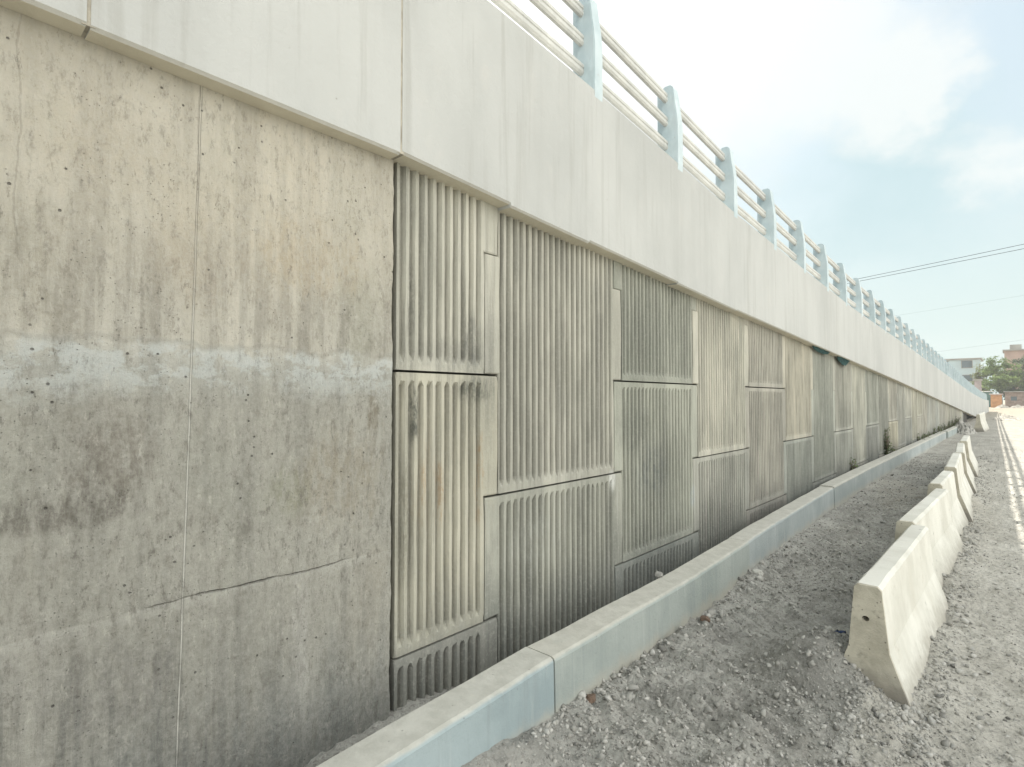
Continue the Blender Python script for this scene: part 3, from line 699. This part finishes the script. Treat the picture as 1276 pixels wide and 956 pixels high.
# ------------------------------------------------------------------ weeds behind the kerb
def weed(x, y, z, hgt, spread, n, label, mat='leaf', grp='weeds growing behind the kerb'):
    root = empty('weed', (x, y, z)); tag(root, label, 'weed', grp)
    bm = bmesh.new(); tips = []
    for k in range(max(4, n // 14)):
        a = random.uniform(0, 2*PI); r = spread * random.uniform(.2, .8); h = hgt * random.uniform(.6, 1)
        pts = [(0, 0, -.03), (math.cos(a)*r*.35*.4, math.sin(a)*r*.35, h*.5), (math.cos(a)*r*.5, math.sin(a)*r, h)]
        tube(bm, pts, [.006, .005, .003], 5); tips.append(pts)
    link('stem', bm, M['bark'], root)
    Vs, Fs, As = [], [], []
    for k in range(n):
        p = random.choice(tips); t = random.uniform(.15, 1.0); a, b = (p[0], p[1]) if t < .5 else (p[1], p[2]); u = (t % .5) * 2
        c = Vector(a).lerp(Vector(b), u) + Vector((random.gauss(0, .02), random.gauss(0, .04), random.gauss(0, .03)))
        c.x = max(c.x, WALL_X + .02 - x)
        ln = random.uniform(.03, .075); w = ln * .5; d = Vector((random.gauss(0,1), random.gauss(0,1), random.gauss(.2,.7))).normalized(); sd = d.cross(Vector((random.gauss(0,1), random.gauss(0,1), 1))).normalized()
        i = len(Vs); Vs += [c, c + d*ln*.5 + sd*w*.5, c + d*ln + Vector((0,0,-.012)), c + d*ln*.5 - sd*w*.5]; Fs.append((i, i+1, i+2, i+3)); As += [random.random()] * 4
    link_np('leaves', [v[:] for v in Vs], Fs, M[mat], root, attr=As)
    return root
weed(-2.36, 12.75, .02, .50, .16, 220, 'bushy green weed at the foot of the wall, first one along the kerb')
weed(-2.35, 16.7, .02, .95, .20, 330, 'tallest climbing weed against the wall behind the kerb')
weed(-2.34, 17.6, .02, .42, .35, 260, 'spreading low weed just behind the tallest climbing one')
weed(-2.34, 15.9, .02, .35, .3, 200, 'low straggly weed just in front of the tallest climbing one')
wl = [(20.0,.30,.3,160),(21.5,.35,.35,180),(23.2,.48,.45,240),(24.8,.50,.45,240),(26.5,.45,.5,240),(28.5,.52,.5,260),(30.5,.55,.5,260),(33,.5,.6,260),(35.5,.6,.6,280),(38,.65,.6,280),(40.5,.7,.7,300)]
for y, h, sp, n in wl: weed(-2.33, y, .02, h, sp, n, 'dusty green weed in the far row between kerb and ribbed wall')

# ------------------------------------------------------------------ loose bits near the kerb and barriers
def lump(name, x, y, r, flat, mat, label, cat, z=None, seed=0):
    bm = bmesh.new(); bmesh.ops.create_icosphere(bm, subdivisions=3, radius=1)
    for v in bm.verts:
        d = v.co.normalized(); k = .85 + .35 * noise.noise(d * 1.4 + Vector((seed, 0, 0))) + .08 * noise.noise(d * 5 + Vector((seed, 3, 0)))
        v.co = Vector((max(-.8, min(.8, d.x * k)), max(-.8, min(.75, d.y * k)), max(-.8, min(.7, d.z * k)) * flat)) * r
    o = link(name, bm, mat); z = float(ground_h(np.array([x]), np.array([y]))[0]) if z is None else z
    o.location = (x, y, z + r * flat * .45); o.rotation_euler = (.1 * seed, .05, seed * 1.7)
    return tag(o, label, cat)
pale = flat_mat('pale_stone', (.50,.49,.45), .9, .2, 9); brown = flat_mat('brown_lump', (.17,.12,.09), .95, .3, 20); grey = flat_mat('grey_rubble', (.36,.35,.32), .95, .25, 6)
lump('stone', -1.83, 5.55, .060, .75, pale, 'large pale stone lying against the kerb foot', 'stone', seed=1)
lump('stone', -1.77, 4.18, .045, .8, brown, 'dark brown lump of earth at the kerb foot halfway to the pale stone', 'stone', seed=2)
lump('stone', -1.79, 2.66, .035, .8, brown, 'small brown lump by the kerb just past its first joint', 'stone', seed=3)
lump('concrete_chunk', -2.07, 4.02, .038, .6, flat_mat('chunk_grey', (.27,.265,.245), .95, .3, 12), 'broken grey concrete chunk resting on the back of the kerb', 'concrete chunk', z=.325, seed=4)
lump('stone', -1.50, 2.12, .03, .6, flat_mat('red_brick', (.33,.13,.10), .9, .2, 20), 'small reddish brick fragment in the gravel near the kerb', 'brick fragment', seed=5)
def scrap(x, y, mat, label, sz=.07):
    bm = bmesh.new(); n = 6; V = {}
    for i in range(n + 1):
        for j in range(n + 1): V[i,j] = bm.verts.new(((i/n-.5)*sz*1.3, (j/n-.5)*sz, .012 + .022 * nz(i * .9, j * .9, x) ))
    for i in range(n):
        for j in range(n): bm.faces.new((V[i,j], V[i+1,j], V[i+1,j+1], V[i,j+1]))
    bmesh.ops.solidify(bm, geom=bm.faces[:], thickness=.002)
    o = link('cloth_scrap', bm, mat, smooth=True); o.location = (x, y, float(ground_h(np.array([x]), np.array([y]))[0]) + .012); o.rotation_euler = (.2, .1, x * 3)
    return tag(o, label, 'scrap')
scrap(-.93, 4.45, flat_mat('blue_plastic', (.07,.11,.22), .6, .3, 20), 'crumpled dark blue plastic scrap on the gravel left of the nearest barrier')
# shallow grey heap where the kerb ends
def heap(x, y, rx_, ry_, hh, mat, label, seed, n=34):
    bm = bmesh.new(); V = {}
    for i in range(n + 1):
        for j in range(n + 1):
            u, w = i/n*2-1, j/n*2-1; d = math.hypot(u, w); e = max(0, 1 - d * (1 + .25 * nz(math.atan2(w, u) * 1.2, seed)))
            z = hh * (e ** .8) * (.75 + .5 * nz(u * 4, w * 4, seed)) + hh * .35 * e ** .4 * nz(u * 11, w * 11, seed) - .05 * (e <= 0)
            V[i,j] = bm.verts.new((x + u * rx_, y + w * ry_, z))
    for i in range(n):
        for j in range(n): bm.faces.new((V[i,j], V[i+1,j], V[i+1,j+1], V[i,j+1]))
    return tag(link('rubble_heap', bm, mat), label, 'rubble heap', 'rubble heaps')
heap(-1.85, 36.2, .55, 2.0, .75, grey, 'grey rubble heap tipped over the end of the kerb, before the lone barrier', 1)
heap(-.4, 62, 1.0, 3, .45, flat_mat('pale_debris', (.40,.375,.33), .95, .3, 2), 'low flat spread of pale debris on the road past the lone barrier', 2)

# ------------------------------------------------------------------ far end of the street
def part_box(name, mat, root, *b):
    bm = bmesh.new(); box(bm, *b); return link(name, bm, mat, root)
wallb = flat_mat('pale_blue_render', (.48,.59,.62), .8, .08, .3); glass = flat_mat('dark_glass', (.10,.14,.16), .25, .2, .5); pink = flat_mat('pink_render', (.44,.31,.26), .85, .12, .4); concr = flat_mat('weathered_slab', (.33,.31,.28), .9, .2, .5)
b = empty('apartment_building', (-11, 190, 0)); tag(b, 'long pale blue flat-roofed building with one square window beyond the ramp end', 'building')
part_box('wall', wallb, b, -16, 5.1, 0, 12, -.3, 12.1); part_box('roof', concr, b, -16.3, 5.4, -.3, 12.3, 12.103, 12.5)
for (x0, x1, z0, z1) in ((1.3, 3.4, 10.0, 11.8), (-3.6, -1.6, 10.0, 11.8), (1.3, 3.4, 6.4, 8.0), (-3.6,-1.6,6.4,8.0)):
    w = part_box('window', concr, b, x0 - .12, x1 + .12, -.10, -.003, z0 - .12, z1 + .12); part_box('pane', glass, w, x0, x1, -.13, -.103, z0, z1)
b = empty('pink_building', (1.5, 178, 0)); tag(b, 'pinkish flat-roofed house with a roof tank rising behind the tree crown', 'building')
part_box('wall', pink, b, -2.6, 9, 0, 9, -.3, 13.2); part_box('roof', concr, b, -2.9, 9.3, -.5, 9.3, 13.203, 13.5); part_box('water_tank', concr, b, -1.6, .5, 1, 3, 13.503, 14.7)
for x0 in (1.0, 3.6, 6.2):
    for z0 in (11.0, 7.6):
        w = part_box('window', concr, b, x0, x0 + 1.5, -.1, -.003, z0, z0 + 1.5); part_box('pane', glass, w, x0 + .12, x0 + 1.38, -.13, -.103, z0 + .12, z0 + 1.38)
b = empty('brick_pillar', (-4.1, 120, 0)); tag(b, 'tall grey pink gate pillar beside the end of the parapet', 'pillar')
pl = flat_mat('pillar_render', (.40,.34,.34), .9, .2, 1); part_box('shaft', pl, b, -.45, .42, 0, .8, -.2, 4.7); part_box('cap', concr, b, -.6, .57, -.12, .95, 4.703, 5.0)
# stalls and shacks below the tree
def shack(name, x, y, w, dp, h, wallm, roofm, label, cat='shack', door=True):
    r = empty(name, (x, y, 0)); tag(r, label, cat)
    part_box('wall', wallm, r, 0, w, 0, dp, -.2, h)
    bm = bmesh.new(); v = box(bm, -.25, w + .25, -.6, dp + .2, h + .01, h + .10)
    for k in v:
        if k.co.y > 0: k.co.z += .12
    link('roof', bm, roofm, r)
    if door:
        part_box('door', glass, r, w * .55, w * .55 + .9, -.05, -.003, 0, min(2.0, h - .3)); part_box('window', glass, r, w * .15, w * .15 + .9, -.05, -.003, h * .45, h * .45 + .8)
    return r
rustm = flat_mat('rusty_sheet', (.28,.22,.19), .8, .3, 1.5); orange = flat_mat('orange_sheet', (.52,.27,.13), .75, .2, 1.2); white = flat_mat('white_sheet', (.72,.71,.68), .7, .1, 1); green = flat_mat('green_sheet', (.10,.20,.19), .8, .3, 1)
shack('orange_kiosk', -3.15, 148, 1.7, 1.6, 2.55, orange, rustm, 'small orange kiosk under the tree at the end of the road', 'kiosk', False)
shack('metal_shack', -1.0, 152, 6.0, 4, 3.1, rustm, concr, 'low rusty brown shack right of the orange kiosk')
shack('green_shed', -5.4, 155, 2.4, 3, 3.2, green, white, 'dark green shed with a white awning left of the orange kiosk', 'shed', False)
for i, (x, y, rx_, h) in enumerate(((-1.3, 140, 1.1, .9), (.9, 142, 1.4, .75), (3.4, 141, 1.5, .8))):
    heap(x, y, rx_, 1.2, h, flat_mat('bright_debris', (.34,.315,.275), .95, .4, 1.4), ('pile of pale debris in front of the rusty shack, the one nearest the orange kiosk', 'middle pile of pale debris before the rusty shack', 'pale debris pile at the right edge of the picture')[i], 5 + i, 22)

def tree(x, y, hgt, cr, trunk_h, n, mat, label, seed, leaf=.42, name='tree', droop=.4):
    R = random.Random(seed); root = empty(name, (x, y, 0)); tag(root, label, 'tree', 'trees at the end of the road')
    bm = bmesh.new(); tips = []
    top = Vector((R.gauss(0,.3), R.gauss(0,.3), trunk_h)); tube(bm, [(0,0,-.3), (.1,0,trunk_h*.5), top], [.26, .21, .17], 8)
    for k in range(11):
        a = 2*PI*k/11 + R.uniform(-.3,.3); el = R.uniform(.0, 1.25); L = cr * R.uniform(.75, 1.05)
        e = top + Vector((math.cos(a)*math.cos(el)*L, math.sin(a)*math.cos(el)*L, math.sin(el)*(hgt-trunk_h)*.92)); m = top.lerp(e, .5) + Vector((0,0,.4))
        tube(bm, [top, m, e], [.12, .08, .03], 6); tips += [(top, m), (m, e), (m, e)]
        for q in range(3):
            s0 = top.lerp(e, R.uniform(.4,.9)); e2 = s0 + Vector((R.gauss(0,1)*cr*.3, R.gauss(0,1)*cr*.3, R.uniform(-.2,1)*.9)); tube(bm, [s0, e2], [.05,.02], 5); tips.append((s0, e2))
    link('trunk', bm, M['bark'], root)
    Vs, Fs, As = [], [], []
    cl = []
    for k in range(n // 40):
        a, b_ = R.choice(tips); cl.append((Vector(a).lerp(Vector(b_), R.uniform(.35, 1.05)) + Vector((R.gauss(0,.3), R.gauss(0,.3), R.gauss(0,.25))), R.uniform(.35, .85), R.random()))
    for k in range(n):
        c0, r0, t0 = R.choice(cl); d = Vector((R.gauss(0,1), R.gauss(0,1), R.gauss(0,.55))); c = c0 + d * r0 * .55
        ln = leaf * R.uniform(.5, 1.2); w = ln * R.uniform(.3,.55); dr = Vector((R.gauss(0,1), R.gauss(0,1), -droop + R.gauss(0,.45))).normalized(); sd = dr.cross(Vector((R.gauss(0,1), R.gauss(0,1), 1))).normalized()
        i = len(Vs); Vs += [c, c + dr*ln*.5 + sd*w*.5, c + dr*ln, c + dr*ln*.5 - sd*w*.5]; Fs.append((i, i+1, i+2, i+3)); As += [min(1, max(0, .65*t0 + .35*R.random()))] * 4
    link_np('crown', [v[:] for v in Vs], Fs, M[mat], root, attr=As)
    return root
tree(-1.7, 157, 12.2, 4.0, 2.6, 10000, 'tree', 'broad green tree with feathery branches behind the orange kiosk', 3, .5)
tree(-4.7, 160, 10.4, 1.5, 2.4, 2800, 'tree2', 'slim yellow-green tree at the left edge of the broad crown', 4, .45)
tree(2.4, 160, 13.0, 3.9, 2.4, 9500, 'tree3', 'dark leafy tree at the right edge, in front of the pink house', 5, .5)
tree(8.5, 165, 11, 3.8, 4.0, 3500, 'tree', 'green tree past the right side of the street end', 6, .55)

# overhead wires
def wire(p, q, sag, label, r=.012):
    p, q = Vector(p), Vector(q); pts = []
    for i in range(41):
        t = i / 40; c = p.lerp(q, t); c.z -= sag * 4 * t * (1 - t); pts.append(c)
    bm = bmesh.new(); tube(bm, pts, r, 5); return tag(link('overhead_wire', bm, M['wire']), label, 'wire', 'overhead wires')
def pole(x, y, h, label):
    r = empty('utility_pole', (x, y, 0)); tag(r, label, 'pole', 'utility poles'); bm = bmesh.new(); tube(bm, [(0,0,-.4),(0,0,h)], [.14,.09], 10); link('shaft', bm, concr, r)
    bm = bmesh.new(); box(bm, -.7, .7, -.05, .05, h - .55, h - .43); link('crossarm', bm, M['bark'], r)
WX0, WX1 = -16.0, 12.0
def zline(a, b, x): return a[1] + (b[1] - a[1]) * (x - a[0]) / (b[0] - a[0])
for k, (A, B, yy, lab) in enumerate((((-5.356, 7.40), (.487, 7.98), 30, 'upper of the two close wires crossing the sky above the barriers'), ((-5.356, 7.34), (.487, 7.86), 30.3, 'lower of the two close wires crossing the sky above the barriers'),
                                     ((-3.827, 5.55), (-.421, 5.86), 30.0, 'fine wire crossing the sky midway between the upper pair and the lowest wires'), ((-2.28, 3.86), (.414, 4.17), 30.0, 'lowest faint wire crossing just above the far building'))):
    f = 1.0 if k < 2 else 1.6
    y2 = EYE; sc = 2.0 if k >= 2 else 1.0
    a = (A[0] * sc, (A[1] - EYE) * sc + EYE); b_ = (B[0] * sc, (B[1] - EYE) * sc + EYE); Y = yy * sc; x0, x1 = WX0 * sc, WX1 * sc
    wire((x0, Y, zline(a, b_, x0)), (x1, Y, zline(a, b_, x1)), .12 * sc, lab, .010 if k < 2 else .0045)

# ------------------------------------------------------------------ air
bm = bmesh.new(); box(bm, -60, 60, -20, 260, -1.0, 22)
hz = bpy.data.materials.new('air_haze'); hz.use_nodes = True; nt = hz.node_tree; nt.nodes.clear()
vo = nt.nodes.new('ShaderNodeVolumePrincipled'); vo.inputs['Color'].default_value = (.93,.95,.97,1); vo.inputs['Density'].default_value = .0006; vo.inputs['Anisotropy'].default_value = .2
out = nt.nodes.new('ShaderNodeOutputMaterial'); nt.links.new(vo.outputs[0], out.inputs['Volume'])
HAZE = True
if HAZE: tag(link('haze', bm, hz), kind='stuff', label='pale dusty air')
else: bm.free()

# ------------------------------------------------------------------ sky and sun
sun_dir = Vector((-.504, .353, .788)).normalized()
elev = math.asin(sun_dir.z); az = math.atan2(sun_dir.x, sun_dir.y)
W = bpy.data.worlds.new('World'); SC.world = W; W.use_nodes = True; nt = W.node_tree; nt.nodes.clear()
class WN(NT):
    def __init__(s): s.t = nt; s.n = nt.nodes; s._pos = None
    def pos(s):
        if s._pos is None: s._pos = s.new('ShaderNodeTexCoord').outputs['Generated']
        return s._pos
w = WN()
sky = w.new('ShaderNodeTexSky', sky_type='NISHITA'); sky.sun_disc = False; sky.sun_elevation = elev; sky.sun_rotation = az
sky.air_density = 1.0; sky.dust_density = 4.0; sky.ozone_density = 1.0; sky.altitude = 20
D = w.pos(); X = w.xyz()
def dist_to(v, wob=.0, sx=1.0):
    v = Vector(v).normalized(); n = w.new('ShaderNodeVectorMath', operation='SUBTRACT'); w.l(D, n.inputs[0]); n.inputs[1].default_value = v
    m = w.new('ShaderNodeVectorMath', operation='MULTIPLY'); w.l(n.outputs[0], m.inputs[0]); m.inputs[1].default_value = (1, 1, sx)
    ln = w.new('ShaderNodeVectorMath', operation='LENGTH'); w.l(m.outputs[0], ln.inputs[0]); return ln.outputs['Value']
veil = w.mix(w.ramp(X[2], .0, .55, .93, .62), sky.outputs[0], (3.25, 3.9, 3.8))          # thin hazy cloud veil over the blue
fb = w.noise(5.5, 8, .62, (1,1,1.3), (1.3,.4,2.2)); fb2 = w.noise(13, 6, .6, (1,1,1.2), (5,.4,1))
puff = w.math('ADD', w.math('MULTIPLY', w.math('SUBTRACT', fb, .5), .34), w.math('MULTIPLY', w.math('SUBTRACT', fb2, .5), .10))
cl = None
for (v, r, e) in (((-.30,.82,.49), .135, .05), ((-.20,.85,.47), .11, .035), ((-.13,.895,.43), .075, .03), ((-.085,.905,.417), .045, .02), ((.02,.95,.315), .05, .03), ((-.40,.80,.44), .10, .06)):
    d = w.math('ADD', dist_to(v, sx=1.15), puff); m = w.ramp(d, r + e * 1.9, r - e * 1.6); cl = m if cl is None else w.math('MAXIMUM', cl, m)
shade = w.ramp(w.math('ADD', dist_to((-.12,.935,.32), sx=1.2), w.math('MULTIPLY', puff, .9)), .20, .02)     # grey-blue cloud base
c = w.mix(w.math('MULTIPLY', shade, .62), veil, (2.65, 3.5, 3.65))
hicl = w.ramp(w.noise(3.0, 7, .6, (1,1,2.2), (3,3,1)), .5, .72); c = w.mix(w.math('MULTIPLY', hicl, .35), c, (3.9, 4.05, 4.0))
c = w.mix(w.math('MULTIPLY', cl, .80), c, (4.45, 4.6, 4.5))
glow = w.ramp(dist_to(sun_dir), .75, .1, 0, 1); c = w.mix(w.math('MULTIPLY', glow, .6), c, (7, 7, 6.7))
sky_fill = w.math('MULTIPLY', w.ramp(X[0], .12, .45), w.ramp(X[2], -.02, .12)); sky_fill = w.math('MULTIPLY', sky_fill, w.ramp(fb, .36, .56, .45, 1))
c = w.mix(sky_fill, c, (12.2, 12.1, 11.5))                             # unseen bright sky added opposite the sun to fill the shaded wall
bg = w.new('ShaderNodeBackground'); w.l(c, bg.inputs[0]); bg.inputs[1].default_value = .10
ow = w.new('ShaderNodeOutputWorld'); w.l(bg.outputs[0], ow.inputs[0])

sl = bpy.data.lights.new('sun', 'SUN'); sl.energy = 3.4; sl.angle = math.radians(.6); sl.color = (1, .95, .86)
so = bpy.data.objects.new('sun', sl); COL.objects.link(so); so.rotation_euler = sun_dir.to_track_quat('Z', 'Y').to_euler()

# ------------------------------------------------------------------ camera
cam = bpy.data.cameras.new('camera'); co = bpy.data.objects.new('camera', cam); COL.objects.link(co)
cam.sensor_fit = 'HORIZONTAL'; cam.sensor_width = 36; cam.lens = 36 * FPX / 1276; cam.clip_start = .05; cam.clip_end = 3000
r = Vector((.745, .667, -.001)); u = Vector((.019, -.020, 1)); f = Vector((-.667, .745, .028))
f = Vector((-math.sin(YAW)*math.cos(PITCH), math.cos(YAW)*math.cos(PITCH), math.sin(PITCH))); r = Vector((math.cos(YAW), math.sin(YAW), 0)); u = r.cross(f)
co.matrix_world = Matrix(((r.x, u.x, -f.x, 0), (r.y, u.y, -f.y, 0), (r.z, u.z, -f.z, EYE), (0, 0, 0, 1)))
SC.camera = co
SC.view_settings.view_transform = 'Standard'; SC.view_settings.look = 'None'; SC.view_settings.gamma = 1; SC.view_settings.use_curve_mapping = False
SC.view_settings.exposure = 1.12
SC.cycles.use_denoising = True; SC.cycles.max_bounces = 8; SC.cycles.diffuse_bounces = 5; SC.cycles.volume_bounces = 1; SC.cycles.volume_step_rate = 1
SC.cycles.sample_clamp_indirect = 8
